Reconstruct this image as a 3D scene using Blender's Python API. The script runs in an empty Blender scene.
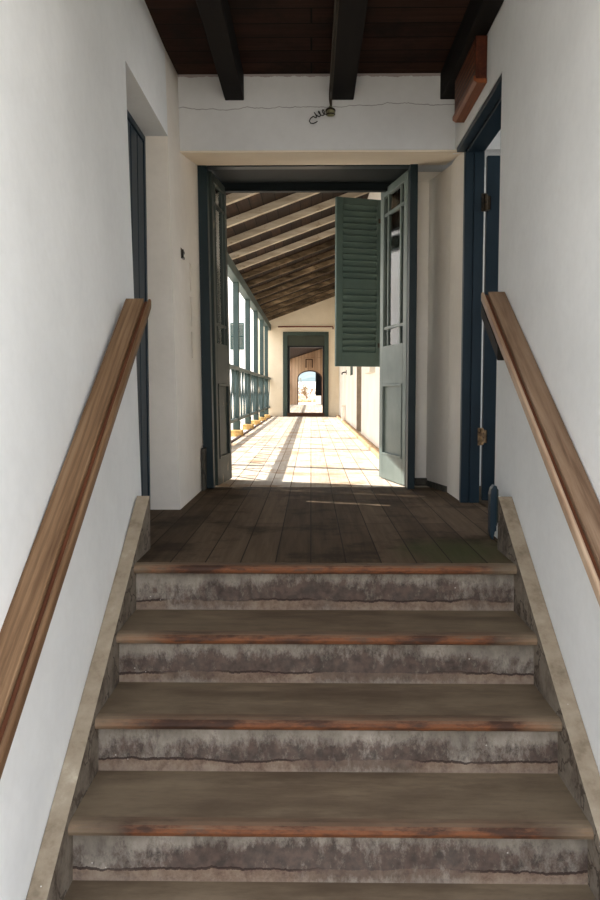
import bpy, bmesh, math, random
from mathutils import Vector, Matrix
random.seed(7)
scn = bpy.context.scene
COL = scn.collection

# ------------------------------------------------------------------ mesh helpers
def new():
    return bmesh.new()

def hexa(bm, p):
    """eight corners: four of the bottom (ccw), four of the top"""
    v = [bm.verts.new(q) for q in p]
    for f in ((3,2,1,0),(4,5,6,7),(0,1,5,4),(1,2,6,5),(2,3,7,6),(3,0,4,7)):
        bm.faces.new([v[i] for i in f])

def box(bm, x0, x1, y0, y1, z0, z1):
    hexa(bm, [(x0,y0,z0),(x1,y0,z0),(x1,y1,z0),(x0,y1,z0),(x0,y0,z1),(x1,y0,z1),(x1,y1,z1),(x0,y1,z1)])

def prism(bm, pts, axis, a, b, shift=None):
    """closed polygon of 2-D points extruded along an axis; shift moves the far end"""
    def mk(p, t, s=(0,0)):
        u, w = p[0]+s[0], p[1]+s[1]
        return {'x':(t,u,w), 'y':(u,t,w), 'z':(u,w,t)}[axis]
    A = [bm.verts.new(mk(p,a)) for p in pts]
    B = [bm.verts.new(mk(p,b,shift or (0,0))) for p in pts]
    n = len(pts)
    for i in range(n):
        bm.faces.new([A[i],A[(i+1)%n],B[(i+1)%n],B[i]])
    bm.faces.new(A[::-1]); bm.faces.new(B)

def tube(bm, pts, r, seg=8):
    rings = []
    pts = [Vector(p) for p in pts]
    for i, p in enumerate(pts):
        d = (pts[min(i+1,len(pts)-1)]-pts[max(i-1,0)]).normalized()
        a = d.orthogonal().normalized() if i == 0 else (prev - d*prev.dot(d)).normalized()
        prev = a
        b = d.cross(a)
        rr = r[i] if isinstance(r,(list,tuple)) else r
        rings.append([bm.verts.new(p + (a*math.cos(t)+b*math.sin(t))*rr) for t in [2*math.pi*k/seg for k in range(seg)]])
    for i in range(len(rings)-1):
        for k in range(seg):
            bm.faces.new([rings[i][k],rings[i][(k+1)%seg],rings[i+1][(k+1)%seg],rings[i+1][k]])
    bm.faces.new(rings[0][::-1]); bm.faces.new(rings[-1])

def bar(bm, p, q, w, d, up=(1,0,0)):
    """a straight squared bar from p to q, w wide across `up`, d thick along it"""
    p, q = Vector(p), Vector(q)
    t = (q-p).normalized(); u = Vector(up); s = t.cross(u).normalized()
    c = [(-1,-1),(1,-1),(1,1),(-1,1)]
    hexa(bm, [p+s*a*w/2+u*b*d/2 for a,b in c]+[q+s*a*w/2+u*b*d/2 for a,b in c])

def link(name, bm, m, parent=None, bevel=0, smooth=False, loc=None):
    bmesh.ops.recalc_face_normals(bm, faces=bm.faces)
    me = bpy.data.meshes.new(name); bm.to_mesh(me); bm.free()
    o = bpy.data.objects.new(name, me); COL.objects.link(o)
    me.materials.append(m)
    if smooth:
        for p in me.polygons: p.use_smooth = True
    if bevel:
        b = o.modifiers.new('Bevel','BEVEL'); b.width = bevel; b.segments = 2; b.limit_method = 'ANGLE'
    if parent: o.parent = parent
    if loc: o.location = loc
    return o

def tag(o, label, cat, group=None, kind=None):
    o['label'] = label; o['category'] = cat
    if group: o['group'] = group
    if kind: o['kind'] = kind
    return o

def thing(name, label, cat, loc=(0,0,0), rotz=0, group=None):
    o = bpy.data.objects.new(name, None); COL.objects.link(o)
    o.empty_display_size = .1
    o.location = loc; o.rotation_euler = (0,0,rotz)
    return tag(o, label, cat, group)

def struct(name, bm, m, label=None, cat=None, bevel=0, smooth=False):
    o = link(name, bm, m, bevel=bevel, smooth=smooth); o['kind'] = 'structure'
    if label: o['label'] = label
    if cat: o['category'] = cat
    return o

def dup(root, loc, label, group=None):
    r = root.copy(); COL.objects.link(r); r.location = loc; r['label'] = label
    if group: r['group'] = group
    for ch in list(root.children):
        c = ch.copy(); COL.objects.link(c); c.parent = r
        for g in list(ch.children):
            d = g.copy(); COL.objects.link(d); d.parent = c
    return r

# ------------------------------------------------------------------ materials
def C(r, g, b):
    f = lambda c: (c/255/12.92) if c/255 <= .04045 else ((c/255+.055)/1.055)**2.4
    return (f(r), f(g), f(b), 1)

class N:
    def __init__(s, name):
        s.m = bpy.data.materials.new(name); s.m.use_nodes = True
        s.t = s.m.node_tree; s.n = s.t.nodes; s.l = s.t.links
        s.b = s.n['Principled BSDF']
        s.co = s.n.new('ShaderNodeTexCoord').outputs['Object']
    def map(s, scale=(1,1,1), loc=(0,0,0), rot=(0,0,0), src=None):
        m = s.n.new('ShaderNodeMapping'); m.inputs['Scale'].default_value = scale
        m.inputs['Location'].default_value = loc; m.inputs['Rotation'].default_value = rot
        s.l.new(src or s.co, m.inputs[0]); return m.outputs[0]
    def noise(s, scale, vec=None, detail=6, rough=.6, dist=0):
        t = s.n.new('ShaderNodeTexNoise'); t.inputs['Scale'].default_value = scale
        t.inputs['Detail'].default_value = detail; t.inputs['Roughness'].default_value = rough
        t.inputs['Distortion'].default_value = dist
        s.l.new(vec or s.co, t.inputs['Vector']); return t.outputs[0]
    def voro(s, scale, vec=None, feature='F1'):
        t = s.n.new('ShaderNodeTexVoronoi'); t.feature = feature; t.inputs['Scale'].default_value = scale
        s.l.new(vec or s.co, t.inputs['Vector']); return t.outputs[0]
    def ramp(s, fac, stops, interp='LINEAR'):
        r = s.n.new('ShaderNodeValToRGB'); e = r.color_ramp.elements; r.color_ramp.interpolation = interp
        while len(e) < len(stops): e.new(.5)
        for k, (p, c) in enumerate(stops):
            e[k].position = p; e[k].color = c if isinstance(c, tuple) else (c,c,c,1)
        s.l.new(fac, r.inputs[0]); return r.outputs[0]
    def mix(s, fac, a, b, mode='MIX'):
        x = s.n.new('ShaderNodeMix'); x.data_type = 'RGBA'; x.blend_type = mode
        for sock, v in ((x.inputs[0],fac),(x.inputs[6],a),(x.inputs[7],b)):
            if isinstance(v,(float,int,tuple)): sock.default_value = v
            else: s.l.new(v, sock)
        return x.outputs[2]
    def math(s, op, a, b=None, c=None):
        x = s.n.new('ShaderNodeMath'); x.operation = op
        for i, v in enumerate((a,b,c)):
            if v is None: continue
            if isinstance(v,(float,int)): x.inputs[i].default_value = v
            else: s.l.new(v, x.inputs[i])
        return x.outputs[0]
    def sep(s, vec=None):
        x = s.n.new('ShaderNodeSeparateXYZ'); s.l.new(vec or s.co, x.inputs[0]); return x.outputs
    def comb(s, x, y, z=0.0):
        c = s.n.new('ShaderNodeCombineXYZ')
        for i, v in enumerate((x,y,z)):
            if isinstance(v,(float,int)): c.inputs[i].default_value = v
            else: s.l.new(v, c.inputs[i])
        return c.outputs[0]
    def rnd(s):
        return s.n.new('ShaderNodeObjectInfo').outputs['Random']
    def out(s, col, rough=.8, bump=None, bs=.3, bd=.01, spec=.3):
        if isinstance(col, tuple): s.b.inputs['Base Color'].default_value = col
        else: s.l.new(col, s.b.inputs['Base Color'])
        if isinstance(rough,(int,float)): s.b.inputs['Roughness'].default_value = rough
        else: s.l.new(rough, s.b.inputs['Roughness'])
        s.b.inputs['Specular IOR Level'].default_value = spec
        if bump is not None:
            q = s.n.new('ShaderNodeBump'); q.inputs['Strength'].default_value = bs; q.inputs['Distance'].default_value = bd
            s.l.new(bump, q.inputs['Height']); s.l.new(q.outputs[0], s.b.inputs['Normal'])
        return s.m

def plaster(name, c, c2, crack=False, dirt=None):
    s = N(name)
    big = s.noise(1.1, detail=5); fine = s.noise(26, detail=5)
    col = s.mix(s.ramp(big, [(.35,0.0),(.7,1.0)]), c, c2)
    col = s.mix(s.math('MULTIPLY', s.ramp(fine, [(.3,1.0),(.6,0.0)]), .04), col, C(120,116,110))
    # little chips and marks
    chip = s.ramp(s.voro(9.0), [(.0,1.0),(.035,0.0)])
    chip = s.math('MULTIPLY', chip, s.ramp(s.noise(5.0, detail=1), [(.58,0.0),(.64,1.0)]))
    col = s.mix(s.math('MULTIPLY', chip, .6), col, C(150,140,130))
    if dirt:
        z = s.sep()[2]
        f = s.math('MULTIPLY', s.ramp(s.math('ADD', z, s.math('MULTIPLY', s.noise(7.0), .12)), [(.03,1.0),(.2,0.0)]), .45)
        col = s.mix(f, col, dirt)
    if crack:
        x, y, z = s.sep()
        # a settlement crack that wanders along the lintel, and finer ones
        wob = s.math('MULTIPLY', s.math('SUBTRACT', s.noise(3.0, s.map((1,.0,.0)), detail=8, rough=.62), .5), .11)
        line = s.math('ABSOLUTE', s.math('SUBTRACT', s.math('SUBTRACT', z, s.math('MULTIPLY', x, .018)), s.math('ADD', wob, 2.462)))
        w = s.math('MULTIPLY', s.noise(6.0, s.map((1,0,0),(3,0,0))), .005)
        cr = s.math('LESS_THAN', line, w)
        cr = s.math('MULTIPLY', cr, s.ramp(s.math('ADD', s.math('MULTIPLY', x, .5), .5), [(.04,0.0),(.1,1.0)]))
        col = s.mix(s.math('MULTIPLY', cr, .55), col, C(66,58,54))
        # bare line of dirt where the plaster meets the boards
        f = s.ramp(s.math('ADD', z, s.math('MULTIPLY', s.noise(18.0), .05)), [(.0,0.0),(1.0,1.0)])
        top = s.math('GREATER_THAN', s.math('ADD', z, s.math('MULTIPLY', s.noise(18.0, detail=3), .03)), 2.658)
        col = s.mix(s.math('MULTIPLY', top, .6), col, C(110,80,75))
    return s.out(col, .9, s.math('ADD', fine, s.math('MULTIPLY', s.noise(4.0), 6.0)), .08, .008, .1)

M = {}
M['wall'] = plaster('plaster_white', C(228,229,228), C(213,214,213))
M['lintel'] = plaster('plaster_cracked', C(204,205,206), C(188,189,190), crack=True)
M['reveal'] = plaster('plaster_reveal_bounce', C(226,220,211), C(210,203,193))  # cream tint holds the warm bounce from the sunlit floor
M['soffit_bounce'] = plaster('plaster_soffit_bounce', C(224,212,194), C(210,198,180))  # deeper cream, warm floor bounce put into the plaster colour
M['cream'] = plaster('plaster_cream', C(228,214,190), C(212,196,170), dirt=C(150,125,95))
M['verwall'] = plaster('plaster_veranda', C(238,232,222), C(224,214,200), dirt=C(170,140,105))

def wood(name, a, b, c, axis='y', grain=30, stretch=.05, rough=.6, bump=.2, wear=None, rings=False):
    s = N(name)
    sc = {'x':(stretch,1,1), 'y':(1,stretch,1), 'z':(1,1,stretch), 'yz':(1,stretch,stretch)}[axis]
    off = s.n.new('ShaderNodeVectorMath'); off.operation = 'ADD'
    s.l.new(s.co, off.inputs[0]); s.l.new(s.comb(s.math('MULTIPLY', s.rnd(), 17.0), s.math('MULTIPLY', s.rnd(), 7.0), 0.0), off.inputs[1])
    v = s.map(sc, src=off.outputs[0])
    g = s.noise(grain, v, detail=7, rough=.65, dist=.4)
    g2 = s.noise(grain*.25, v, detail=3, dist=1.0)
    col = s.ramp(g, [(.3,a),(.52,b),(.72,c)])
    col = s.mix(s.ramp(g2, [(.4,0.0),(.65,.55)]), col, a)
    h = g
    if rings:
        w = s.n.new('ShaderNodeTexWave'); w.wave_type = 'BANDS'; w.bands_direction = 'X'
        w.inputs['Scale'].default_value = 16; w.inputs['Distortion'].default_value = 5; w.inputs['Detail'].default_value = 2
        w.inputs['Detail Scale'].default_value = .8
        s.l.new(s.map((1,.07,.07)), w.inputs['Vector'])
        col = s.mix(s.math('MULTIPLY', s.ramp(w.outputs[1], [(.5,0.0),(.95,1.0)]), .42), col, a)
    if wear:
        f = s.ramp(s.noise(9.0, detail=6), [(.6,0.0),(.68,1.0)])
        col = s.mix(s.math('MULTIPLY', f, .6), col, wear)
    return s.out(col, rough, h, bump, .004, .12)

M['rail_l'] = wood('rail_pine', C(84,61,42), C(126,99,73), C(148,121,94), 'yz', 34, .045, .5, .2, rings=True)
M['rail_r'] = wood('rail_grey', C(92,70,53), C(128,104,83), C(146,123,102), 'yz', 34, .05, .55)
M['rail_groove'] = wood('rail_dark_groove', C(62,34,20), C(92,54,34), C(110,68,44), 'yz', 34, .05, .5)
M['lip'] = wood('rail_lip', C(128,100,78), C(164,138,114), C(184,162,138), 'yz', 34, .05, .5)
M['underblock_grain'] = wood('dark_underblock', C(16,15,14), C(26,23,21), C(36,32,28), 'yz', 30, .05, .7)
M['beam'] = wood('beam_dark', C(9,6,5), C(15,11,9), C(24,17,14), 'y', 22, .06, .75)
M['sign'] = wood('sign_wood', C(44,20,13), C(72,36,23), C(98,52,32), 'y', 28, .06, .45)
M['sign_edge'] = wood('sign_moulding', C(84,44,25), C(124,70,42), C(146,92,58), 'y', 28, .06, .4)
M['rafter'] = wood('rafter_bounce_lit', C(140,128,112), C(182,170,152), C(204,194,178), 'x', 14, .12, .85, .2, wear=C(120,98,76))  # near rafters: bounce off the sunny floor put into the pale tone
M['rafter_old'] = wood('rafter_stained', C(40,32,24), C(104,88,68), C(166,144,116), 'x', 7, .3, .85, .2, wear=C(34,28,20))
M['threshold'] = wood('threshold_wood', C(50,34,24), C(84,58,42), C(104,76,56), 'x', 20, .06, .7)

def boards(name, cols, joint, row, length, axis='y', mortar=.006, dirt=None, dirt_pos=(.5,.62), rough=.75, bumps=.5, rot=None, extra=None):
    """boards running along an axis: brick pattern with staggered butt joints"""
    s = N(name)
    x, y, z = s.sep()
    v = {'y': s.comb(y, x), 'x': s.comb(x, y), 'z': s.comb(z, x), 'zy': s.comb(z, y)}[axis]
    t = s.n.new('ShaderNodeTexBrick'); s.l.new(v, t.inputs['Vector'])
    t.inputs['Scale'].default_value = 1; t.inputs['Brick Width'].default_value = length; t.inputs['Row Height'].default_value = row
    t.inputs['Mortar Size'].default_value = mortar; t.inputs['Mortar Smooth'].default_value = .3
    t.inputs['Color1'].default_value = (0,0,0,1); t.inputs['Color2'].default_value = (1,1,1,1)
    t.offset = .37; t.offset_frequency = 2; t.squash = 1
    sc = {'y':(1,.06,1), 'x':(.06,1,1), 'z':(1,1,.06), 'zy':(1,1,.06)}[axis]
    g = s.noise(26, s.map(sc), detail=7, rough=.65, dist=.3)
    fac = s.math('ADD', s.math('MULTIPLY', g, .75), s.math('MULTIPLY', t.outputs[0], .3))
    col = s.ramp(fac, [(.22,cols[0]),(.5,cols[1]),(.8,cols[2])])
    if dirt:
        f = s.ramp(s.noise(2.3, detail=8, rough=.7), [(dirt_pos[0],0.0),(dirt_pos[1],1.0)])
        col = s.mix(s.math('MULTIPLY', f, .8), col, dirt)
    if extra: col = extra(s, col)
    col = s.mix(t.outputs[1], col, joint)
    h = s.math('SUBTRACT', s.math('MULTIPLY', g, .4), s.math('MULTIPLY', t.outputs[1], 1.5))
    return s.out(col, rough, h, bumps, .004, .08)

def green_patch(s, col):
    x, y, z = s.sep()
    d = s.math('ADD', s.math('POWER', s.math('SUBTRACT', x, .66), 2.0), s.math('POWER', s.math('SUBTRACT', y, 3.5), 2.0))
    f = s.ramp(s.math('ADD', d, s.math('MULTIPLY', s.noise(6.0), .12)), [(.06,1.0),(.17,0.0)])
    return s.mix(s.math('MULTIPLY', f, .55), col, C(72,82,48))

M['landing'] = boards('landing_boards', (C(62,50,39),C(86,71,56),C(108,91,73)), C(48,38,30), .145, 2.6, 'y', .0035, C(50,40,32), extra=green_patch)
M['verfloor'] = boards('veranda_boards', (C(158,143,126),C(186,173,156),C(205,194,179)), C(104,80,60), .15, 2.6, 'y', .0035, C(160,128,96))
M['ceilboards'] = boards('ceiling_boards', (C(26,16,12),C(46,28,21),C(66,44,33)), C(10,7,6), .17, 3.0, 'x', .006, C(26,17,13))
M['roof'] = boards('roof_boards', (C(22,14,10),C(38,26,19),C(66,48,36)), C(12,8,6), .14, 2.4, 'y', .008, C(30,24,18), (.45,.6))
M['planks'] = boards('wall_planks', (C(150,118,92),C(186,154,126),C(206,178,150)), C(110,80,60), .17, 4.0, 'z', .006)
M['stone_floor'] = boards('courtyard_paving', (C(196,184,164),C(214,204,186),C(226,218,204)), C(160,146,126), .6, .9, 'y', .02)

def paint(name, c, c2, chip=None, amount=.66, rough=.5, scale=9.0):
    s = N(name)
    col = s.mix(s.ramp(s.noise(3.0, detail=4), [(.35,0.0),(.7,1.0)]), c, c2)
    n = s.noise(scale, s.map((1,1,.5)), detail=8, rough=.72)
    if chip:
        col = s.mix(s.ramp(n, [(amount,0.0),(amount+.05,1.0)]), col, chip)
    return s.out(col, rough, n, .15, .003, .2)

M['blue'] = paint('door_blue', C(24,41,52), C(18,33,43), C(96,104,106), .71, .45)
M['green'] = paint('door_green', C(25,41,46), C(19,33,37), C(70,78,78), .70, .45)
M['soffit'] = paint('soffit_green', C(16,25,28), C(12,20,22), C(60,68,68), .72, .7)
M['leafpaint'] = paint('leaf_green_grey', C(112,122,116), C(88,100,96), C(150,150,138), .66, .42)
M['leafunlit_worn'] = paint('leaf_unlit_worn', C(52,60,56), C(40,48,46), C(112,104,88), .60, .55)  # darker leaf paint with the unlit look put into its colour, worn chips
M['shutter'] = paint('shutter_green', C(70,86,80), C(60,76,72), C(90,100,90), .74, .5)
M['post'] = paint('post_green', C(66,80,77), C(55,69,67), C(140,140,124), .70, .55)
M['farframe'] = paint('far_frame_green', C(62,74,66), C(50,61,56), C(96,92,78), .68, .55)
M['farpanel'] = paint('far_panel', C(58,62,52), C(48,52,44), None, .7, .6)
M['black'] = paint('black_paint', C(22,24,26), C(16,18,20), None, .7, .6)
M['whitepaint'] = paint('sill_white', C(226,220,208), C(212,204,190), None, .7, .7)

def simple(name, c, rough=.7, metal=0, var=None, scale=12):
    s = N(name)
    if var:
        n = s.noise(scale, detail=7); col = s.ramp(n, [(.35,c),(.65,var)]); m = s.out(col, rough, n, .5, .004)
    else: m = s.out(c, rough)
    s.b.inputs['Metallic'].default_value = metal
    return m
M['rust'] = simple('rust', C(52,34,24), .8, .0, C(170,140,104), 32)
M['iron'] = simple('dark_iron', C(30,28,24), .6, .5, C(64,52,36), 40)
M['rod'] = simple('rusty_rod', C(96,44,30), .7, .2, C(128,66,44), 30)
M['wire'] = simple('wire_black', C(22,22,20), .6)
M['cable'] = simple('cable_brown', C(52,44,34), .7)
M['brass'] = simple('holder_brass', C(92,88,62), .5, .2, C(150,146,112), 60)
M['block'] = simple('yellow_stone', C(206,172,112), .9, 0, C(160,124,72), 14)
M['ledge'] = simple('ledge_stone', C(222,212,196), .9, 0, C(196,182,160), 9)
M['edging'] = simple('edging_dark', C(44,30,24), .8, 0, C(70,46,34), 20)
M['curb'] = simple('curb_earth', C(150,116,84), .9, 0, C(196,164,126), 12)
M['dirt'] = simple('base_dark', C(50,48,44), .9, 0, C(82,78,70), 20)  # mottled dark tone for the blocks at the reveal feet
M['jamb_shade'] = simple('jamb_shade_tan', C(140,126,110), .9, 0, C(120,106,92), 9)
M['arch_lining'] = simple('arch_lining', C(62,42,38), .85, 0, C(88,66,58), 8)
M['rubble'] = simple('rubble_stone', C(150,116,84), .95, 0, C(206,176,140), 9)
M['hill'] = simple('far_hill', C(78,90,88), .95, 0, C(94,104,104), .4)
M['leaf'] = simple('dry_leaf', C(92,72,44), .8, 0, C(120,96,62), 5)
M['twig'] = simple('dry_twig', C(120,92,66), .9)
M['plastic'] = simple('switch_plastic', C(196,192,186), .5)
M['ground'] = simple('ground_earth', C(206,190,164), .95, 0, C(222,210,190), 1.5)
M['facade'] = plaster('facade_white', C(240,236,228), C(230,222,210))

s = N('pane_glass')
tr = s.n.new('ShaderNodeBsdfTransparent'); tr.inputs[0].default_value = (.93,.95,.94,1)
gl = s.n.new('ShaderNodeBsdfGlossy'); gl.inputs['Roughness'].default_value = .06
fr = s.n.new('ShaderNodeFresnel'); fr.inputs[0].default_value = 1.45
mx = s.n.new('ShaderNodeMixShader'); s.l.new(fr.outputs[0], mx.inputs[0]); s.l.new(tr.outputs[0], mx.inputs[1]); s.l.new(gl.outputs[0], mx.inputs[2])
s.l.new(mx.outputs[0], s.n['Material Output'].inputs[0]); M['glass'] = s.m

def speck(s, col, scale=7.0, amt=.62, size=.05, c=C(212,206,198)):
    p = s.ramp(s.voro(scale*2.2), [(size*.6,1.0),(size,0.0)])
    k = s.ramp(s.noise(scale*.45, detail=1), [(amt,0.0),(amt+.03,1.0)])
    return s.mix(s.math('MULTIPLY', p, k), col, c)

def riser_mat():
    s = N('riser_worn')
    off = s.n.new('ShaderNodeVectorMath'); off.operation = 'ADD'
    s.l.new(s.co, off.inputs[0]); s.l.new(s.comb(s.math('MULTIPLY', s.rnd(), 31.0), 0.0, 0.0), off.inputs[1])
    P = off.outputs[0]
    x, y, z = s.sep()
    base = s.ramp(s.noise(7.0, s.map((1,1,.6), src=P), detail=8, rough=.7), [(.28,C(86,79,72)),(.48,C(122,114,104)),(.72,C(156,147,136))])
    # dark wood showing through worn paint: fine grained patches, heavier low and toward mid flight
    patch = s.noise(3.2, s.map((1,1,1.5), src=P), detail=3)
    n = s.noise(24.0, s.map((1,1,.55), src=P), detail=10, rough=.8)
    low = s.ramp(z, [(.0,.04),(.03,.17),(.08,.16),(.135,-.06)])
    mid = s.ramp(s.math('ABSOLUTE', x), [(.25,.07),(.7,.0)])
    f = s.math('ADD', s.math('ADD', s.math('MULTIPLY', n, .75), s.math('MULTIPLY', patch, .35)), s.math('ADD', low, mid))
    f = s.ramp(f, [(.60,0.0),(.75,1.0)])
    col = s.mix(s.math('MULTIPLY', f, .85), base, s.ramp(s.noise(30, P), [(.35,C(40,31,27)),(.62,C(74,57,50))]))
    # edge of the skim: a wandering dark line that comes and goes, tan below it
    ln = s.math('SUBTRACT', z, s.math('ADD', s.math('MULTIPLY', s.noise(2.6, s.map((1,0,0), src=P), detail=9, rough=.7), .085), -.004))
    here = s.ramp(s.noise(1.7, s.map((1,0,0),(5,0,0), src=P), detail=2), [(.42,0.0),(.5,1.0)])
    tan = s.math('LESS_THAN', ln, 0.0)
    tn = s.ramp(s.noise(18, P, detail=8, rough=.75), [(.35,C(86,66,56)),(.5,C(120,100,84)),(.7,C(140,124,106))])
    col = s.mix(s.math('MULTIPLY', s.math('MULTIPLY', tan, .7), s.math('ADD', s.math('MULTIPLY', here, .6), .4)), col, tn)
    ed = s.math('LESS_THAN', s.math('ABSOLUTE', ln), s.math('MULTIPLY', s.noise(9, P), .008))
    col = s.mix(s.math('MULTIPLY', s.math('MULTIPLY', ed, here), .85), col, C(44,32,28))
    col = speck(s, col, 8.0, .6, .06)
    return s.out(col, .85, n, .5, .006, .2)
M['riser'] = riser_mat()

def tread_mat():
    s = N('tread_worn')
    off = s.n.new('ShaderNodeVectorMath'); off.operation = 'ADD'
    s.l.new(s.co, off.inputs[0]); s.l.new(s.comb(s.math('MULTIPLY', s.rnd(), 13.0), 0.0, 0.0), off.inputs[1])
    P = off.outputs[0]
    x, y, z = s.sep()
    n = s.noise(7.0, s.map((.25,1,1), src=P), detail=9, rough=.65)
    col = s.ramp(n, [(.28,C(78,64,50)),(.5,C(104,88,70)),(.72,C(128,111,90))])
    # foot wear: brown in the middle, grey dust toward the strings
    w = s.ramp(s.math('ADD', s.math('ABSOLUTE', x), s.math('MULTIPLY', s.noise(4.0, P), .35)), [(.35,0.0),(.95,1.0)])
    col = s.mix(s.math('MULTIPLY', w, .5), col, C(124,109,88))
    col = s.mix(s.math('MULTIPLY', s.ramp(s.noise(3.0, s.map((.6,1.4,1), src=P), detail=6), [(.46,0.0),(.62,1.0)]), .55), col, C(70,55,42))
    fg = s.noise(40.0, s.map((.2,1,1), src=P), detail=6, rough=.75)
    col = s.mix(s.ramp(fg, [(.5,0.0),(.75,.4)]), col, C(72,58,46))
    col = speck(s, col, 7.0, .6, .05)
    return s.out(col, .75, s.noise(30, P), .25, .004, .25)
M['tread'] = tread_mat()

def nosing_mat():
    s = N('nosing_rusty')
    off = s.n.new('ShaderNodeVectorMath'); off.operation = 'ADD'
    s.l.new(s.co, off.inputs[0]); s.l.new(s.comb(s.math('MULTIPLY', s.rnd(), 13.0), 0.0, 0.0), off.inputs[1])
    P = off.outputs[0]
    n = s.noise(11.0, s.map((.3,1,1), src=P), detail=9, rough=.7)
    col = s.ramp(n, [(.3,C(34,23,18)),(.45,C(62,40,28)),(.55,C(104,62,36)),(.63,C(76,54,40)),(.75,C(104,88,70))])
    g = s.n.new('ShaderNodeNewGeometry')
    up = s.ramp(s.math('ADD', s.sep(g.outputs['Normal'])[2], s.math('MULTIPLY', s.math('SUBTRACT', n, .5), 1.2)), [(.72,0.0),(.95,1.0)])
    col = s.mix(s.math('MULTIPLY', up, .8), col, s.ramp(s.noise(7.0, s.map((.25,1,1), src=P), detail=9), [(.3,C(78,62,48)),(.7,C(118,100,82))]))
    x, y, z = s.sep()
    w = s.ramp(s.math('ADD', s.math('ABSOLUTE', x), s.math('MULTIPLY', s.noise(6.0, P), .25)), [(.72,0.0),(.92,1.0)])
    col = s.mix(s.math('MULTIPLY', w, .6), col, C(140,124,102))
    col = speck(s, col, 10.0, .6, .07)
    return s.out(col, .7, n, .4, .004, .25)
M['nosing'] = nosing_mat()

def string_mat():
    s = N('string_cement')
    n = s.noise(9.0, detail=9, rough=.65)
    col = s.ramp(n, [(.3,C(116,103,86)),(.46,C(146,132,113)),(.6,C(158,145,126)),(.72,C(180,168,148))])
    # inner faces: grey skim, broken and dirty
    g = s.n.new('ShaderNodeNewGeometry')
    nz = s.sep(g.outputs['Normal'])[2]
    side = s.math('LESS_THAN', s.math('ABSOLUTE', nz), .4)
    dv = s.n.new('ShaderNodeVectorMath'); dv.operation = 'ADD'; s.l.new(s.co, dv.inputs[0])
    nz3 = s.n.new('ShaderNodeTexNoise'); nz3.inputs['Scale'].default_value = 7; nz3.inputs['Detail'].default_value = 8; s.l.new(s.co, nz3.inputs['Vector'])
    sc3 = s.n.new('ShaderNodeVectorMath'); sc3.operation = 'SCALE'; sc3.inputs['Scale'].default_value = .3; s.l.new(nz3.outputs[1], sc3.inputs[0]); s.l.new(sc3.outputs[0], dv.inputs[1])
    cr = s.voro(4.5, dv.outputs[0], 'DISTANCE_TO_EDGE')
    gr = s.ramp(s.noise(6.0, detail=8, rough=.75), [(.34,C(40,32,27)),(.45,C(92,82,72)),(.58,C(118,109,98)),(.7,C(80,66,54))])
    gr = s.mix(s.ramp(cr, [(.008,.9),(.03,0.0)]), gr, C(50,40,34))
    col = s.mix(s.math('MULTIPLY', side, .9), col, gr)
    col = speck(s, col, 9.0, .6, .05)
    return s.out(col, .88, n, .4, .005, .2)
M['string'] = string_mat()

# ------------------------------------------------------------------ camera
EYE = .702
cam = bpy.data.cameras.new('camera'); co = bpy.data.objects.new('camera', cam); COL.objects.link(co)
cam.sensor_fit = 'VERTICAL'; cam.sensor_height = 36; cam.lens = 32
cam.clip_start = .05; cam.clip_end = 500
co.location = (0,0,EYE); co.rotation_euler = (math.pi/2-.0729951, 0, .0137125)
scn.camera = co

# ------------------------------------------------------------------ numbers
CZ = 2.66                      # underside of ceiling boards
XL, XR = -.785, .893           # plaster faces beside the flight
def xl(z): return -.778 - .060*max(z,0)/2.66
RISE, GO, NY = .193, .307, 3.205
YL, YB = 5.10, 5.80            # front of the thick wall, inner side of its door frame
LOW = -5*RISE

# ------------------------------------------------------------------ room shell
bm = new()                                             # left wall, battered, with a door opening
def lslab(y0, y1, z0, z1, xo):
    hexa(bm, [(xo,y0,z0),(xl(z0),y0,z0),(xl(z0),y1,z0),(xo,y1,z0),(xo,y0,z1),(xl(z1),y0,z1),(xl(z1),y1,z1),(xo,y1,z1)])
lslab(.9, 3.66, LOW-.1, 0, -1.05)
lslab(.9, 3.66, 0, CZ, -1.05)
lslab(3.66, 4.72, 2.17, CZ, -1.05)
# pier beside the doorway, with an added slanted slot that lets a sun streak onto the floor
sl = .36
struct('wall_left', bm, M['wall'])
bm = new()
def pier(ya, yb, z0, z1, slant_a=False, slant_b=False, dz0=0, dz1=0):
    xo = -1.12
    def yy(y, x, s): return y - sl*(x+.79) if s else y
    P = []
    for z, dz in ((z0,dz0),(z1,dz1)):
        xi = xl(z); xj = lambda y: xi + .028*(z/2.3)*max(0,(y-4.8)/1.06)
        P += [(xo,yy(ya,xo,slant_a),z+dz),(xj(ya),yy(ya,xi,slant_a),z),(xj(yb),yy(yb,xi,slant_b),z),(xo,yy(yb,xo,slant_b),z+dz)]
    hexa(bm, P)
GA, GB = 5.34, 5.39
pier(4.7201, GA, 0, CZ, False, True)
pier(GB, 5.86, .0, CZ, True, False)
pier(GA, GB, 0, .92, True, True, 0, .39); pier(GA, GB, 1.10, 1.13, True, True, .39, .39); pier(GA, GB, 1.33, 1.36, True, True, .39, .39); pier(GA, GB, 1.55, CZ, True, True, .39, 0)
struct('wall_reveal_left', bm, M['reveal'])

bm = new()                                             # right wall
box(bm, XR, 1.06, .9, 3.88, LOW-.1, CZ)
box(bm, XR, 1.06, 3.88, YL+.1, 2.20, CZ)
struct('wall_right', bm, M['wall'])
bm = new()
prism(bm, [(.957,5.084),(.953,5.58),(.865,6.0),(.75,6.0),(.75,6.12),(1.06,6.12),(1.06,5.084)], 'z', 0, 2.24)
struct('wall_reveal_right', bm, M['reveal'])

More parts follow.
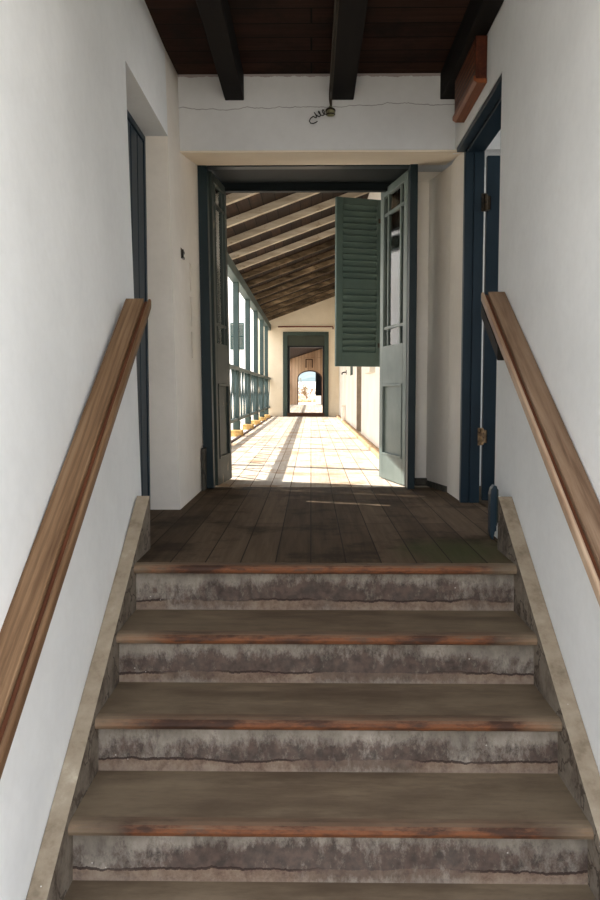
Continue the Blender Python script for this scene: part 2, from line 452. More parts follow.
bm = new()                                             # the wall over the doorway, its soffit rising to the frame
prism(bm, [(YL,2.20),(YL,CZ+.0),(YL,3.7),(6.40,3.7),(6.40,2.36),(YB,2.31)], 'x', -1.12, 1.3)
struct('wall_back', bm, M['lintel'])
bm = new(); prism(bm, [(YL+.002,2.188),(YL+.002,2.199),(YB,2.309),(YB,2.298)], 'x', -1.12, .95)  # thin slab carrying the painted warm bounce under the lintel
struct('trim_warm_bounce', bm, M['soffit_bounce'])

bm = new(); box(bm, -1.3, 1.3, .9, YL, CZ, CZ+.25)
struct('ceiling', bm, M['ceilboards'])

bm = new(); box(bm, -1.06, 1.08, NY+.05, YB+.06, -.14, 0)
struct('floor_landing', bm, M['landing'])
bm = new(); box(bm, -1.1, .95, YB+.06, 22.55, -.16, 0)
struct('floor_veranda', bm, M['verfloor'])
bm = new(); box(bm, -1.3, 1.3, -1.6, 1.95, LOW-.15, LOW)
struct('floor', bm, M['tread'])
bm = new(); box(bm, -40, 40, -60, -1.6, LOW-.4, LOW-.1)
struct('ground', bm, M['ground'])

# ------------------------------------------------------------------ staircase
st = thing('staircase', 'worn flight of steps with rusty brown nosings between white walls', 'stairs', (.056, NY, 0))
X0, X1 = -.719-.056, .831-.056
def add_nosing(k, parent):
    b = new()
    y = -GO*k; z = -RISE*k
    pr = [(y+.035,z-.036),(y+.035,z+.0015),(y+.012,z+.0015),(y-.004,z-.002),(y-.013,z-.009),(y-.016,z-.02),(y-.012,z-.031),(y-.004,z-.036)]
    prism(b, pr, 'x', X0+.001, X1-.001)
    return link('nosing', b, M['nosing'], parent, smooth=False)
for k in range(0, 6):
    y, z = -GO*k, -RISE*k
    if k == 0: add_nosing(0, st)
    elif k < 5:
        b = new(); box(b, X0, X1, 0, GO+.02, -.042, 0)
        t = link('tread', b, M['tread'], st, loc=(0,y+.034,z)); 
        n = add_nosing(0, t); n.location = (0,-.034,0)
    if k < 5:
        b = new(); h = RISE-.042
        prism(b, [(.0,0),(.012,h),(.05,h),(.05,0)], 'x', X0, X1)
        link('riser', b, M['riser'], st, loc=(0,y+.024,z-RISE))
def stringer(xa, xb, name):
    b = new()
    f = lambda y: RISE/GO*(y) + .030
    ye = 3.535-NY
    yl = -GO*5+.0
    ys = [ye, 0.0, -.55, -1.1, yl-.1]
    for p, q in zip(ys[:-1], ys[1:]):
        lo = lambda y: -.26 if y >= 0 else max(LOW, f(y)-.42)
        prism(b, [(q,lo(q)),(p,-.39 if p == 0 and q < 0 else lo(p)),(p,f(p)),(q,f(q))], 'x', xa, xb)
    bmesh.ops.remove_doubles(b, verts=b.verts, dist=.0001)
    return link('stringer', b, M['string'], st)
o = stringer(-.776-.056, -.719-.056, 'l'); o['label'] = 'left sloping cement string'
o = stringer(.831-.056, XR-.056-.002, 'r'); o['label'] = 'right sloping cement string'

# ------------------------------------------------------------------ handrails
def handrail(side, xw, slope, ytop, ztop, label, m):
    h = thing('handrail', label, 'handrail', (xw, ytop, ztop))
    L = 2.44
    sx = side
    def ex(pts, name, mat, n=L):
        b = new()
        prism(b, [(p[0]*sx,p[1]) for p in pts], 'y', 0, -n, (0, -slope*n))
        return link(name, b, mat, h, bevel=.0025)
    ex([(.0015,-.05),(.0015,0),(.078,0),(.081,-.05)], 'top_board', m)
    ex([(.081,-.05),(.081,-.013),(.095,-.013),(.095,-.05)], 'groove', M['rail_groove'])
    ex([(.095,-.046),(.095,-.006),(.099,-.002),(.106,-.002),(.110,-.008),(.110,-.04),(.106,-.046)], 'lip', M['lip'] if side < 0 else m)
    if side < 0:
        ex([(.0015,-.115),(.0015,-.052),(.109,-.052),(.109,-.115)], 'underblock', M['underblock_grain'], .34)  # short dark block under the head of the rail
    return h
handrail(1, XL+.002, .69, 3.40, 1.094, 'brown grained wooden handrail along the left wall', M['rail_l'])
handrail(-1, XR-.002, .628, 3.73, 1.160, 'grey brown wooden handrail with a dark bearer at its head, right wall', M['rail_r'])

# ------------------------------------------------------------------ ceiling beams
for xa, xb, lab in ((-.535,-.417,'leftmost dark ceiling beam over the stair landing'), (.122,.262,'middle dark ceiling beam with the cable along it'), (.795,.890,'dark ceiling beam tight against the right wall above the sign')):
    b = new(); box(b, 0, xb-xa, 0, YL-.92, 0, CZ-2.50)
    o = link('ceiling_beam', b, M['beam'], bevel=.006, loc=(xa,.92,2.50))
    tag(o, lab, 'beam', 'dark ceiling beams')

# cable, lamp holder and dangling wire
t = thing('hanging_lamp_holder', 'old lamp holder with a curl of black wire hanging on the cracked wall', 'lamp', (.118, 5.07, 2.44))
b = new(); tube(b, [(-.006,-2.6,.055),(-.006,-1.2,.056),(-.006,-.1,.056),(-.004,-.015,.05),(.002,.012,.02),(.0,.008,-.0)], .006)
tube(b, [(.008,-2.6,.05),(.006,-1.4,.052),(.006,-.1,.048),(.006,-.01,.04),(.006,.008,.01)], .004)
link('cable', b, M['cable'], t, smooth=True)
b = new()
tube(b, [(0,-.002,.012),(0,-.004,.0),(0,-.010,-.008),(0,-.014,-.022),(0,-.014,-.04),(0,-.012,-.05)], [.010,.014,.018,.026,.027,.018], 14)
link('socket', b, M['brass'], t, smooth=True)
b = new()
tube(b, [(0,-.012,-.014),(0,-.014,-.022)], [.031,.031], 14)
tube(b, [(0,-.014,-.038),(0,-.014,-.044)], [.030,.026], 14)
link('collar', b, M['iron'], t, smooth=True)
b = new()
pts = []
for i in range(46):
    q = i/45
    a = q*math.pi*7
    pts.append((-.02-.085*q+.012*math.sin(a), -.016-.008*math.cos(a), -.020-.028*q+.013*math.cos(a*1.07)))
pts += [(-.122,-.014,-.062),(-.130,-.012,-.078),(-.122,-.010,-.090),(-.106,-.010,-.092),(-.090,-.010,-.086),(-.080,-.01,-.078)]
tube(b, pts, .0032, 6)
link('dangling_wire', b, M['wire'], t, smooth=True)

# wooden sign under the right beam
t = thing('hanging_sign', 'brown wooden sign board high on the right wall under the beam', 'sign', (.891, 4.20, 2.265))
b = new(); box(b, -.058, 0, .0, .60, .012, .234)
link('board', b, M['sign'], t, bevel=.003)
b = new()
prism(b, [(-.068,.012),(-.068,.034),(-.058,.034),(-.058,.022),(0,.022),(0,.0),(-.05,.0)], 'y', -.004, .604)
link('lower_moulding', b, M['sign_edge'], t, bevel=.002)
b = new()
for k in range(6):
    box(b, -.0605, -.0575, .03, .57, .045+.031*k, .051+.031*k)
link('raised_lines', b, M['sign_edge'], t)

# broken switch on the left pier
t = thing('broken_light_switch', 'small broken dark light switch on the white left pier', 'switch', (xl(1.56), 5.05, 1.53))
b = new(); box(b, -.006, .010, -.040, .045, -.005, .060); link('back_box', b, M['iron'], t, bevel=.003)
b = new(); box(b, .0105, .022, -.03, -.012, .0, .05); box(b, .0105, .02, .0, .035, .03, .045); box(b, .0105, .018, .01, .05, .0, .012); link('contacts', b, M['wire'], t)
b = new(); box(b, .0105, .020, -.010, -.002, -.004, .012); link('cover_remnant', b, M['plastic'], t)

# ------------------------------------------------------------------ left door (shut, deep in its reveal)
t = thing('door_leaf', 'shut dark blue plank door in the left wall reveal', 'door', (-.955, 3.665, .0))
b = new(); box(b, -.05, -.012, .04, 1.01, .006, 2.13); link('plank_panel', b, M['blue'], t)
b = new()
for k in range(6): box(b, -.012, -.004, .05+.16*k, .195+.16*k, .01, 2.12)
link('planks', b, M['blue'], t, bevel=.004)
b = new(); box(b, -.06, 0, .0, .04, 0, 2.165); box(b, -.06, 0, 1.015, 1.053, 0, 2.165); box(b, -.06, 0, .04, 1.015, 2.13, 2.165)
o = link('door_1', b, M['blue'], bevel=.003, loc=(-.955,3.665,0)); o['kind'] = 'structure'

# ------------------------------------------------------------------ right door (open into the side room)
b = new()
box(b, .896, .945, 3.90, 5.06, 2.17, 2.199)
box(b, .945, .955, 3.90, 5.06, 2.18, 2.199)
box(b, .955, 1.06, 3.90, 5.06, 2.165, 2.199)
box(b, .945, 1.0, 5.035, 5.082, 0, 2.20)
box(b, 1.0, 1.062, 5.028, 5.082, 0, 2.20)
box(b, .896, 1.06, 3.882, 3.90, 0, 2.199)
o = struct('door_2', b, M['blue'], bevel=.003)
t = thing('door_leaf', 'dark blue door standing open behind the right doorway on rusty hinges', 'door', (1.092, 5.09, .0))
b = new(); box(b, 0, .80, .0, .04, .008, 2.16); link('panel_board', b, M['blue'], t, bevel=.003)
for z, m in ((.42, M['rust']), (1.86, M['iron'])):
    b = new(); tube(b, [(-.020,-.066,z-.05),(-.020,-.066,z+.05)], .010, 10)
    box(b, -.046, -.016, -.066, -.0625, z-.055, z+.055)
    box(b, -.020, .012, -.062, -.058, z-.04, z+.04); box(b, .006, .012, -.062, -.001, z-.04, z+.04)
    for dz in (-.03, .0, .03): tube(b, [(-.020,-.066,z+dz-.011),(-.020,-.066,z+dz+.011)], .013, 10)
    for dz in (-.04, .036): tube(b, [(-.038,-.066,z+dz),(-.038,-.073,z+dz)], .006, 8)
    h = link('hinge', b, m, t)
    h['label'] = 'rusted pale lower hinge' if z < 1 else 'dark upper hinge'
# side room behind it
bm = new()
box(bm, 1.06, 3.5, 5.95, 6.1, 0, CZ); box(bm, 1.06, 3.5, 2.6, 2.75, 0, CZ)
box(bm, 3.5, 3.65, 2.6, 3.4, 0, CZ); box(bm, 3.5, 3.65, 5.6, 6.1, 0, CZ); box(bm, 3.5, 3.65, 3.4, 5.6, 0, .7); box(bm, 3.5, 3.65, 3.4, 5.6, 2.3, CZ)
struct('wall_side_room', bm, M['wall'])
bm = new(); box(bm, 1.06, 3.65, 2.6, 6.1, -.14, 0); struct('floor_side_room', bm, M['landing'])
bm = new(); box(bm, 1.3, 3.65, 2.6, 6.1, CZ, CZ+.2); struct('ceiling_side_room', bm, M['wall'])

# stub of an old post by the head of the right string
t = thing('post_stub', 'short broken blue post stub at top of right stair edge', 'post', (.818, 3.57, 0))
b = new()
prism(b, [(-.012,.07),(-.014,.24),(-.008,.268),(.004,.284),(.016,.278),(.016,.075),(.010,.075),(.002,.035),(-.006,.045)], 'y', 0, .05)
link('stub', b, M['blue'], t, bevel=.004)
b = new(); prism(b, [(.0165,.10),(.0165,.27),(.022,.262),(.022,.12)], 'y', .0, .03)
link('splinter', b, M['leafunlit_worn'], t)

# ------------------------------------------------------------------ doorway to the veranda
b = new()
hexa(b, [(-.82,YB-.04,0),(-.704,YB-.04,0),(-.704,YB+.06,0),(-.82,YB+.06,0),(-.85,YB-.04,2.295),(-.738,YB-.04,2.295),(-.738,YB+.06,2.295),(-.85,YB+.06,2.295)])
box(b, .695, .748, YB-.06, YB+.06, 0, 2.305)
box(b, -.85, .75, YB-.03, YB+.05, 2.285, 2.335)
struct('door_3', b, M['green'], bevel=.004)
b = new(); box(b, -1.05, .749, YB+.05, 6.36, 2.315, 2.36); box(b, -1.05, .78, 6.34, 6.40, 2.255, 2.37)
struct('trim_1', b, M['soffit'], bevel=.004)
bm = new(); box(bm, .75, .868, 5.955, 5.995, 0, .055); prism(bm, [(.952,5.575),(.938,5.57),(.852,5.985),(.866,5.99)], 'z', 0, .04)
struct('dark_foot_right', bm, M['dirt'])  # dark strips along the foot of the right reveal
bm = new(); box(bm, -.775, -.755, 5.62, 5.76, 0, .30)  # dark block put where broken plaster leaves a shadowed notch
struct('shadow_notch_left', bm, M['dirt'])

def leaf(length, hinge, end, label, m, mp, flip):
    """margin-light door leaf: solid foot with a sunk panel, three by three panes above"""
    ang = math.atan2(end[1]-hinge[1], end[0]-hinge[0])
    t = thing('door_leaf', label, 'door', (hinge[0],hinge[1],0), ang)
    t.rotation_euler.x = flip
    L, H, w, d = length, 2.285, .075*length/.65+.01, .02
    def pc(name, *bx, mat=None, bev=.003):
        b = new()
        for q in bx: box(b, *q)
        return link(name, b, mat or m, t, bevel=bev)
    pc('stile', (0,w,-d,d,.008,H)); pc('stile', (L-w,L,-d,d,.008,H))
    pc('bottom_rail', (w,L-w,-d,d,.008,.20)); pc('lock_rail', (w,L-w,-d,d,.76,1.06)); pc('top_rail', (w,L-w,-d,d,H-.06,H))
    pc('panel', (w,L-w,-.007,.007,.20,.76), mat=mp)
    fr = .018
    pc('panel_moulding', (w,w+fr,-.026,.026,.20,.76), (L-w-fr,L-w,-.026,.026,.20,.76), (w+fr,L-w-fr,-.026,.026,.20,.20+fr), (w+fr,L-w-fr,-.026,.026,.76-fr,.76))
    mu = .011
    c1, c2 = w+.19*(L-2*w), L-w-.19*(L-2*w)
    for c in (c1, c2): pc('muntin', (c-mu,c+mu,-.014,.014,1.06,H-.06), bev=.002)
    for z in (1.20, 2.08):
        pc('muntin', (w,c1-mu,-.014,.014,z-mu,z+mu), (c1+mu,c2-mu,-.014,.014,z-mu,z+mu), (c2+mu,L-w,-.014,.014,z-mu,z+mu), bev=.002)
    b = new()
    box(b, w, L-w, -.002, .002, 1.06, H-.06)
    link('glass', b, M['glass'], t)
    return t
leaf(.50, (-.705,YB+.075), (-.652,YB+.075+.49), 'left glazed door leaf folded open, narrow and dark against the veranda light', M['leafunlit_worn'], M['leafunlit_worn'], -.015)
leaf(.655, (.712,YB+.075), (.574,YB+.075+.64), 'right glazed door leaf folded open with pale grey green paint', M['leafpaint'], M['leafpaint'], 0)

# ------------------------------------------------------------------ veranda
VX0, VX1, VY1 = -1.10, .79, 22.5
def zr(x): return 2.58 + .37*(x+1.17)                  # underside of rafters
RY = VY1
def rwall(b, y0, y1, openings, xi, xo, zt):
    """wall along y with rectangular openings (ya, yb, za, zb)"""
    y = y0
    for ya, yb, za, zb in openings:
        box(b, xi, xo, y, ya, -.1, zt)
        if za > 0: box(b, xi, xo, ya, yb, -.1, za)
        box(b, xi, xo, ya, yb, zb, zt)
        y = yb
    box(b, xi, xo, y, y1, -.1, zt)
OP = [(7.75,8.75,.95,2.45),(9.9,10.9,1.0,2.4),(12.6,13.7,.02,2.1),(15.2,16.3,1.02,2.4)]
bm = new(); rwall(bm, 6.12, VY1, OP, VX1, 1.15, 3.5)
struct('wall_veranda_right', bm, M['verwall'])
bm = new(); box(bm, VX1-.09, VX1, 6.2, VY1, 0, .045)
struct('trim_2', bm, M['curb'], bevel=.008)
# closed dark shutters / door inside those openings
for i, (ya, yb, za, zb) in enumerate(OP):
    b = new()
    xi = VX1+(.008 if i == 3 else .12)
    box(b, xi, xi+.05, ya, ya+.06, za, zb); box(b, xi, xi+.05, yb-.06, yb, za, zb); box(b, xi, xi+.05, ya+.06, yb-.06, zb-.06, zb)
    box(b, xi+.02, xi+.04, ya+.06, yb-.06, za, zb-.06)
    if i != 2: box(b, xi+.005, xi+.02, (ya+yb)/2-.03, (ya+yb)/2+.03, za, zb-.06)
    o = struct('door_4' if i == 2 else 'window_%d' % (i+1), b, M['whitepaint'] if i == 2 else M['shutter'])
b = new(); box(b, VX1-.012, VX1+.11, 13.62, 13.70, .02, 2.1)  # added board; its tan stands for the shade on the far jamb
struct('jamb_shade_board', b, M['jamb_shade'])
t = tag(link('window_sill', (lambda b: (box(b, -.07, .1, 0, 1.0, -.06, 0), b)[1])(new()), M['whitepaint'], bevel=.006, loc=(VX1,9.9,1.0)), 'white sill jutting from the sunny veranda wall under the shutter', 'sill')
b = new(); box(b, -.09, .0, -.14, .14, 0, .30); box(b, -.075, 0, -.12, .12, .30, .36); box(b, -.10, 0, -.15, .15, .36, .40)
tag(link('masonry_stub', b, M['verwall'], bevel=.012, loc=(VX1,18.4,0)), 'low white masonry stub at the foot of the veranda wall', 'stub')

# far end wall with its doorway
bm = new()
box(bm, -1.5, -.66, VY1, VY1+.5, -.1, 3.6); box(bm, .38, 1.15, VY1, VY1+.5, -.1, 3.6); box(bm, -.66, .38, VY1, VY1+.5, 2.0, 3.6)
struct('wall_far', bm, M['cream'])
b = new()
box(b, -.785, -.66, VY1-.04, VY1+.02, 0, 2.36); box(b, .375, .49, VY1-.04, VY1+.02, 0, 2.36); box(b, -.66, .375, VY1-.04, VY1+.02, 2.26, 2.36)
struct('door_5', b, M['farframe'], bevel=.004)
b = new(); box(b, -.66, .375, VY1-.02, VY1+.02, 1.98, 2.26)
struct('trim_3', b, M['farpanel'])
b = new(); box(b, -.66, -.60, VY1+.02, VY1+.5, .1, 1.98); box(b, .33, .375, VY1+.02, VY1+.5, .1, 1.98); box(b, -.60, .33, VY1+.02, VY1+.5, 1.94, 1.98)
struct('trim_4', b, M['black'])
b = new(); box(b, -.66, .375, VY1-.06, VY1+.5, 0, .10)
tag(link('threshold', b, M['threshold'], bevel=.006), 'dark raised wooden threshold of the far doorway', 'threshold')
b = new(); tube(b, [(-.92,VY1-.06,2.50),(.60,VY1-.06,2.50),(.61,VY1-.06,2.49),(.612,VY1-.06,2.43)], .018, 8)
for x in (-.85, .52): tube(b, [(x,VY1-.06,2.50),(x,VY1,2.50)], .014, 8)
tag(link('iron_rod', b, M['rod'], smooth=True), 'rusty red iron rod fixed above the far doorway', 'rod')

# roof boards and rafters
bm = new()
def roof(y0, y1):
    h = .09
    xs = (-1.24, 1.0)
    P = [(xs[0],y0,zr(xs[0])+h),(xs[1],y0,zr(xs[1])+h),(xs[1],y1,zr(xs[1])+h),(xs[0],y1,zr(xs[0])+h)]
    hexa(bm, P+[(p[0],p[1],p[2]+.05) for p in P])
roof(6.38, VY1+.3)
struct('ceiling_veranda', bm, M['roof'])
ordn = ['nearest','second','third','fourth','fifth','sixth','seventh','eighth','ninth','tenth','eleventh','twelfth','thirteenth','fourteenth','fifteenth','sixteenth']
def rafter_bm():
    b = new()
    xa, xb = -1.23-VX0, .79-VX0
    hexa(b, [(xa,-.04,zr(xa+VX0)),(xb,-.04,zr(xb+VX0)),(xb,.04,zr(xb+VX0)),(xa,.04,zr(xa+VX0)),
             (xa,-.04,zr(xa+VX0)+.089),(xb,-.04,zr(xb+VX0)+.089),(xb,.04,zr(xb+VX0)+.089),(xa,.04,zr(xa+VX0)+.089)])
    return b
R0 = link('rafter', rafter_bm(), M['rafter'], bevel=.004)
R1 = link('rafter', rafter_bm(), M['rafter_old'], bevel=.004)
for k in range(16):
    src = R0 if k < 7 else R1
    o = src if k in (0,7) else src.copy()
    if k not in (0,7): COL.objects.link(o)
    o.location = (VX0, 6.65+1.0*k, 0)
    tag(o, ordn[k]+' sloping rafter of the veranda roof counted from the doorway', 'rafter', 'veranda rafters')
b = new(); box(b, -1.235, -1.115, 5.86, VY1, 2.40, 2.56)
tag(link('wall_plate', b, M['post'], bevel=.005), 'long green beam on top of the veranda posts', 'beam')

# ledge, edging, posts and stone blocks
bm = new(); box(bm, -1.5, -1.105, 5.86, VY1, -.4, -.004); struct('trim_5', bm, M['ledge'])
bm = new(); box(bm, -1.125, -1.085, 5.86, VY1, -.05, .018); struct('trim_6', bm, M['edging'])
PY = [7.8,10.25,12.65,14.95,17.1,19.2,21.1]
PX = -1.175
b = new(); box(b, -.045, .045, -.06, .06, .10, 2.40)
p0 = thing('veranda_post', '', 'post', (PX,PY[0],0), 0, 'green veranda posts')
link('shaft', b, M['post'], p0, bevel=.006)
b = new(); box(b, -.055, .055, -.065, .065, .10, .235); link('foot', b, M['post'], p0, bevel=.006)
def stone_bm(sx, sy, sz, seed):
    r = random.Random(seed)
    b = new(); box(b, -sx/2, sx/2, -sy/2, sy/2, 0, sz)
    bmesh.ops.subdivide_edges(b, edges=b.edges[:], cuts=2, use_grid_fill=True)
    for v in b.verts:
        e = sum(abs(abs(c)-l) < 1e-4 for c, l in ((v.co.x,sx/2),(v.co.y,sy/2)))
        v.co.x *= 1-.05*e*r.random(); v.co.y *= 1-.05*e*r.random()
        if v.co.z > .01: v.co.z += r.uniform(-.012,.004)
    return b
for k, y in enumerate(PY):
    lab = ordn[k]+' green wooden post of the veranda counted from the doorway'
    if k == 0: p0['label'] = lab
    else: dup(p0, (PX,y,0), lab)
    o = link('stone_block', stone_bm(.20,.34,.10,k), M['block'], bevel=.01, loc=(PX,y,-.004))
    tag(o, 'yellow stone block under the '+ordn[k]+' veranda post from the doorway', 'stone', 'stones under the veranda posts')
def bay(y0, y1, label):
    L = y1-y0
    t = thing('balustrade', label, 'railing', (PX,y0,0), 0, 'veranda railing between the posts')
    def pc(name, bx): b = new(); box(b, *bx); return link(name, b, M['post'], t, bevel=.004)
    pc('top_rail', (-.045,.05,0,L,1.03,1.085)); pc('bottom_rail', (-.03,.03,0,L,.24,.29))
    n = max(1, round(L/.55)); w = L/n
    for k in range(n):
        a, c = k*w, (k+1)*w
        for s, (p, q) in enumerate((((.013,a+.035,.29),(.013,c-.035,1.03)), ((-.013,c-.035,.29),(-.013,a+.035,1.03)))):
            b = new(); bar(b, p, q, .034, .022); link('cross_bar', b, M['post'], t)
    return t
YS = [5.90]+PY+[VY1]
for k in range(len(YS)-1):
    a = YS[k]+(.061 if k else 0); c = YS[k+1]-(.061 if k < len(YS)-2 else .002)
    where = 'beside the doorway' if k == 0 else ('against the far end wall' if k == len(YS)-2 else 'beyond the '+ordn[k-1]+' post from the doorway')
    bay(a, c, 'green cross braced veranda railing '+where)

# louvred shutter standing open by the right leaf
hx, hy = .668, 7.63
ex, ey = .226, 7.48
W = math.hypot(ex-hx, ey-hy)
t = thing('louvred_shutter', 'dark green louvred window shutter swung open from the veranda wall', 'shutter', (hx,hy,.935), math.atan2(ey-hy, ex-hx))
H = 1.545
def pc(name, *bx, bev=.003):
    b = new()
    for q in bx: box(b, *q)
    return link(name, b, M['shutter'], t, bevel=bev)
pc('stile', (0,.065,-.018,.018,0,H)); pc('stile', (W-.065,W,-.018,.018,0,H))
pc('bottom_rail', (.065,W-.065,-.018,.018,0,.13)); pc('middle_rail', (.065,W-.065,-.018,.018,.72,.81)); pc('top_rail', (.065,W-.065,-.018,.018,H-.06,H))
for za, zb, n in ((.13,.72,10),(.81,H-.06,12)):
    b = new(); p = (zb-za)/n
    for k in range(n):
        z = za+p*(k+.5)
        # slats tilt down toward the face that looks at the stair
        prism(b, [(.016,z+.031),(.024,z+.024),(-.010,z-.034),(-.016,z-.030)], 'x', .065, W-.065)
    link('louvres', b, M['shutter'], t)
for z in (.2, 1.35):
    b = new(); tube(b, [(-.008,.0,z-.04),(-.008,.0,z+.04)], .010, 8); box(b, -.004, .05, .018, .021, z-.02, z+.02); bar(b, (-.008,0,z), (-.118,-.03,z), .014, .012, (0,0,1))
    link('hinge', b, M['iron'], t)
b = new(); tube(b, [(0,0,0),(-.05,0,.0),(-.09,-.01,-.015),(-.10,-.01,-.05)], .014, 8); box(b, -.004,.004,-.05,.05,-.05,.05)
tag(link('shutter_catch', b, M['iron'], loc=(VX1-.004,17.9,1.13)), 'small dark iron catch on the white veranda wall near its far end', 'catch')

# ------------------------------------------------------------------ second veranda beyond the far doorway
Y2, Y3 = VY1+.5, 43.4
bm = new(); box(bm, -1.1, .95, VY1+.02, Y3+.5, -.16, -.001); struct('floor_second_veranda', bm, M['verfloor'])
bm = new(); box(bm, VX1, 1.15, Y2, Y3, -.1, 3.5); struct('wall_second_veranda', bm, M['verwall'])
bm = new()
def zc(x): return 2.44+.32*(x+1.17)
P = [(-1.24,Y2,zc(-1.24)),(1.0,Y2,zc(1.0)),(1.0,Y3,zc(1.0)),(-1.24,Y3,zc(-1.24))]
hexa(bm, P+[(p[0],p[1],p[2]+.1) for p in P]); struct('ceiling_second_veranda', bm, M['ceilboards'])
bm = new()                                              # planked end wall with an arch
xa, xb, zs, za = -.735, .60, 1.42, 1.85
N_ = 16; cx = (xa+xb)/2; hw = (xb-xa)/2
arc = [(cx-hw*math.cos(math.pi*k/N_), zs+(za-zs)*math.sin(math.pi*k/N_)) for k in range(N_+1)]
prism(bm, [(-1.5,-.1),(-1.5,3.6),(cx,3.6)]+[p for p in arc[:N_//2+1]][::-1]+[(xa,-.1)], 'y', Y3, Y3+.45)
prism(bm, [(cx,3.6),(1.15,3.6),(1.15,-.1),(xb,-.1)]+[p for p in arc[N_//2:]][::-1], 'y', Y3, Y3+.45)
struct('wall_end', bm, M['planks'])
b = new()
ring = [(xa,0)]+arc+[(xb,0)]
inn = [(xa+.05,0)]+[(cx+(p[0]-cx)*(hw-.05)/hw, zs+(p[1]-zs)*(za-zs-.06)/(za-zs)) for p in arc]+[(xb-.05,0)]
for i in range(len(ring)-1):
    q = [ring[i],ring[i+1],inn[i+1],inn[i]]
    hexa(b, [(p[0],Y3+.06,p[1]) for p in q]+[(p[0],Y3+.44,p[1]) for p in q])
bmesh.ops.remove_doubles(b, verts=b.verts, dist=.0005)
struct('trim_12', b, M['arch_lining'])
b = new(); box(b, -.30, -.24, Y3-.02, Y3, 1.98, 2.45); box(b, .04, .10, Y3-.02, Y3, 1.98, 2.45); box(b, -.24, .04, Y3-.02, Y3, 2.40, 2.45)
struct('trim_7', b, M['threshold'])
bm = new(); box(bm, -1.24, -1.12, Y2, Y3, 2.32, 2.46)
for k in range(9): box(bm, PX-.045, PX+.045, Y2+1.2+2.25*k-.045, Y2+1.2+2.25*k+.045, 0, 2.33)
box(bm, PX-.045, PX+.05, Y2, Y3, 1.03, 1.085); box(bm, PX-.03, PX+.03, Y2, Y3, .24, .29)
for k in range(36):
    a = Y2+.3+.56*k
    bar(bm, (PX,a,.29), (PX,a+.5,1.03), .055, .022); bar(bm, (PX-.024,a+.5,.29), (PX-.024,a,1.03), .055, .022)
struct('trim_8', bm, M['post'])
t = thing('arch_door_leaf', 'black half door leaf hung open in the far arch', 'door', (.63, Y3+.47, .47))
b = new(); box(b, -.38, 0, 0, .05, 0, 1.32); link('boards', b, M['black'], t, bevel=.004)
for z in (.15, .95): b = new(); box(b, -.34, -.02, -.03, 0, z, z+.1); link('ledge', b, M['black'], t)
bm = new(); box(bm, -6, 8, Y3+.45, 90, -.3, -.02); struct('terrace', bm, M['ground'])
b = new(); box(b, -.38, 2.2, 0, .3, 0, .46); box(b, -.40, 2.2, -.03, .33, .46, .50)
tag(link('low_wall', b, M['facade'], bevel=.01, loc=(.65,45.2,-.02)), 'low white wall beyond the far arch below the black leaf', 'wall')

# rubble and dry shrubs on the terrace
spots = [(-1.0,53.0,.26),(-.50,53.1,.22),(-.12,53.1,.19),(-.80,52.3,.18),(-.40,52.3,.18),(-.72,53.75,.38),(-.12,53.8,.20),(.3,53.2,.22)]
rl = ['at the left end of the heap','low in the middle of the heap','at the right foot of the heap','small one in front at left','small one in front at centre','tallest one at the back of the heap','small one behind at right','lying apart on the right']
for k, (x, y, r) in enumerate(spots):
    b = new(); bmesh.ops.create_icosphere(b, subdivisions=2, radius=r)
    rr = random.Random(k+20)
    for v in b.verts: v.co *= rr.uniform(.8,1.12); v.co.z = max(v.co.z*.9, -r*.6)
    o = link('rubble_stone', b, M['rubble'], loc=(x,y,-.02+r*.6))
    tag(o, 'brown rubble stone seen through the arch, '+rl[k], 'stone', 'rubble heap beyond the arch')
def shrub(x, y, h, label, seed):
    r = random.Random(seed)
    t = thing('dry_shrub', label, 'shrub', (x,y,-.02))
    b = new(); lf = new()
    for k in range(14):
        a = r.uniform(0,6.28); d = r.uniform(.15,.5)*h
        tip = Vector((d*math.cos(a), d*math.sin(a), h*r.uniform(.6,1)))
        tube(b, [(0,0,0), tip*.5+Vector((0,0,.08)), tip], [.02,.013,.006], 5)
        for j in range(26):
            p = tip*r.uniform(.4,1.05)+Vector((r.gauss(0,.08),r.gauss(0,.08),r.gauss(0,.07)))
            n = Vector((r.gauss(0,1),r.gauss(0,1),r.gauss(0,1))).normalized(); u = n.orthogonal().normalized(); w = n.cross(u)
            s_ = r.uniform(.03,.06)
            vs = [lf.verts.new(p+u*s_*i+w*s_*j2*.5) for i, j2 in ((-1,0),(0,-1),(1,0),(0,1))]
            lf.faces.new(vs)
    link('stems', b, M['twig'], t); link('foliage', lf, M['leaf'], t)
shrub(-.62, 55.2, 1.25, 'brown dry shrub rising behind the rubble beyond the arch', 3)
shrub(.5, 54.9, .95, 'smaller dry shrub at the right of the rubble beyond the arch', 4)
shrub(-.22, 58.5, 1.7, 'dry shrub with the highest twigs, farthest beyond the arch', 5)
# hills and an added white wall standing in for overexposed ground
bm = new(); box(bm, -14, 14, 88, 88.4, -.3, 1.75); struct('wall_white_standin', bm, M['facade'])
bm = new(); r = random.Random(11)
NX, NYY = 40, 14
g = [[bm.verts.new((-70+140*i/NX, 150+70*j/NYY, 2.0 + 9.5*math.sin(math.pi*j/NYY/2)*(.55+.25*math.sin(i*.55+1)+.2*math.sin(i*1.3)) - 4*(j==0) + r.uniform(-.4,.4))) for j in range(NYY+1)] for i in range(NX+1)]
for i in range(NX):
    for j in range(NYY): bm.faces.new([g[i][j],g[i+1][j],g[i+1][j+1],g[i][j+1]])
struct('distant_hill', bm, M['hill'], smooth=True)
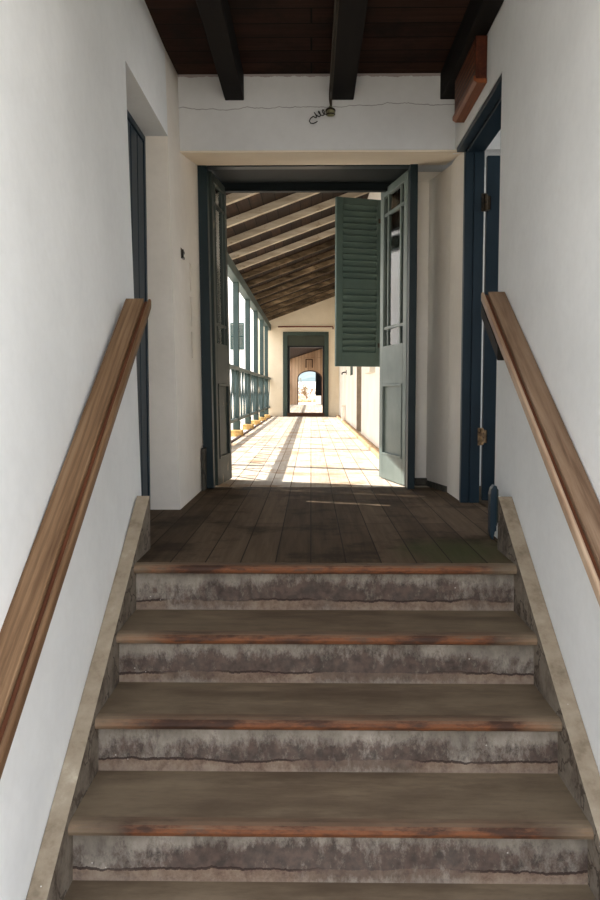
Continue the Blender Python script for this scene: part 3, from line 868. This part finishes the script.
# courtyard and its white cross wing
bm = new(); box(bm, -40, -1.5, -1.4, 60, -3.4, -3.2); struct('courtyard', bm, M['stone_floor'])
bm = new(); box(bm, -16, -1.55, 44.2, 45, -3.2, 9); box(bm, -14, -13.5, -1.4, 44.2, -3.2, 9); struct('wall_courtyard_blocker', bm, M['facade'])  # second box is unseen, added to block skylight from the veranda
bm = new(); box(bm, -16, -1.55, 44.12, 44.2, 5.3, 5.5); struct('trim_9', bm, M['facade'])
t = thing('window_shutter', 'green window shutter on the white wing across the courtyard', 'shutter', (-4.05,44.15,3.0))
b = new(); box(b, -.38, -.32, -.03, .03, 0, 1.45); box(b, .32, .38, -.03, .03, 0, 1.45); box(b, -.32, .32, -.03, .03, 0, .08); box(b, -.32, .32, -.03, .03, 1.37, 1.45); box(b, -.32, .32, -.03, .03, .7, .76)
link('frame', b, M['shutter'], t)
b = new()
for k in range(24): prism(b, [(-.025,.09+.053*k),(-.02,.085+.053*k),(.02,.12+.053*k),(.015,.125+.053*k)], 'x', -.32, .32)
link('louvres', b, M['shutter'], t)

# ------------------------------------------------------------------ light
d = Vector((1,-.36,-1.20)).normalized()
L = bpy.data.lights.new('sun','SUN'); L.energy = 7.5; L.angle = math.radians(.55); L.color = (1,.96,.90)
so = bpy.data.objects.new('sun', L); COL.objects.link(so); so.rotation_euler = d.to_track_quat('-Z','Y').to_euler(); so.location = (-6,10,8)
w = bpy.data.worlds.new('sky'); scn.world = w; w.use_nodes = True
nt = w.node_tree; bg = nt.nodes['Background']
tc = nt.nodes.new('ShaderNodeTexCoord'); sp = nt.nodes.new('ShaderNodeSeparateXYZ'); rp = nt.nodes.new('ShaderNodeValToRGB')
nt.links.new(tc.outputs['Generated'], sp.inputs[0]); nt.links.new(sp.outputs[2], rp.inputs[0]); nt.links.new(rp.outputs[0], bg.inputs[0])
rp.color_ramp.elements[0].position = 0.0; rp.color_ramp.elements[0].color = (1.0,1.0,1.0,1)
rp.color_ramp.elements[1].position = .9; rp.color_ramp.elements[1].color = (.76,.85,1.0,1)
bg.inputs[1].default_value = 3.15

scn.view_settings.view_transform = 'Standard'; scn.view_settings.look = 'None'
scn.view_settings.gamma = 1; scn.view_settings.use_curve_mapping = False
scn.view_settings.exposure = .5
scn.cycles.max_bounces = 10; scn.cycles.diffuse_bounces = 6; scn.cycles.transparent_max_bounces = 12
scn.cycles.use_denoising = True
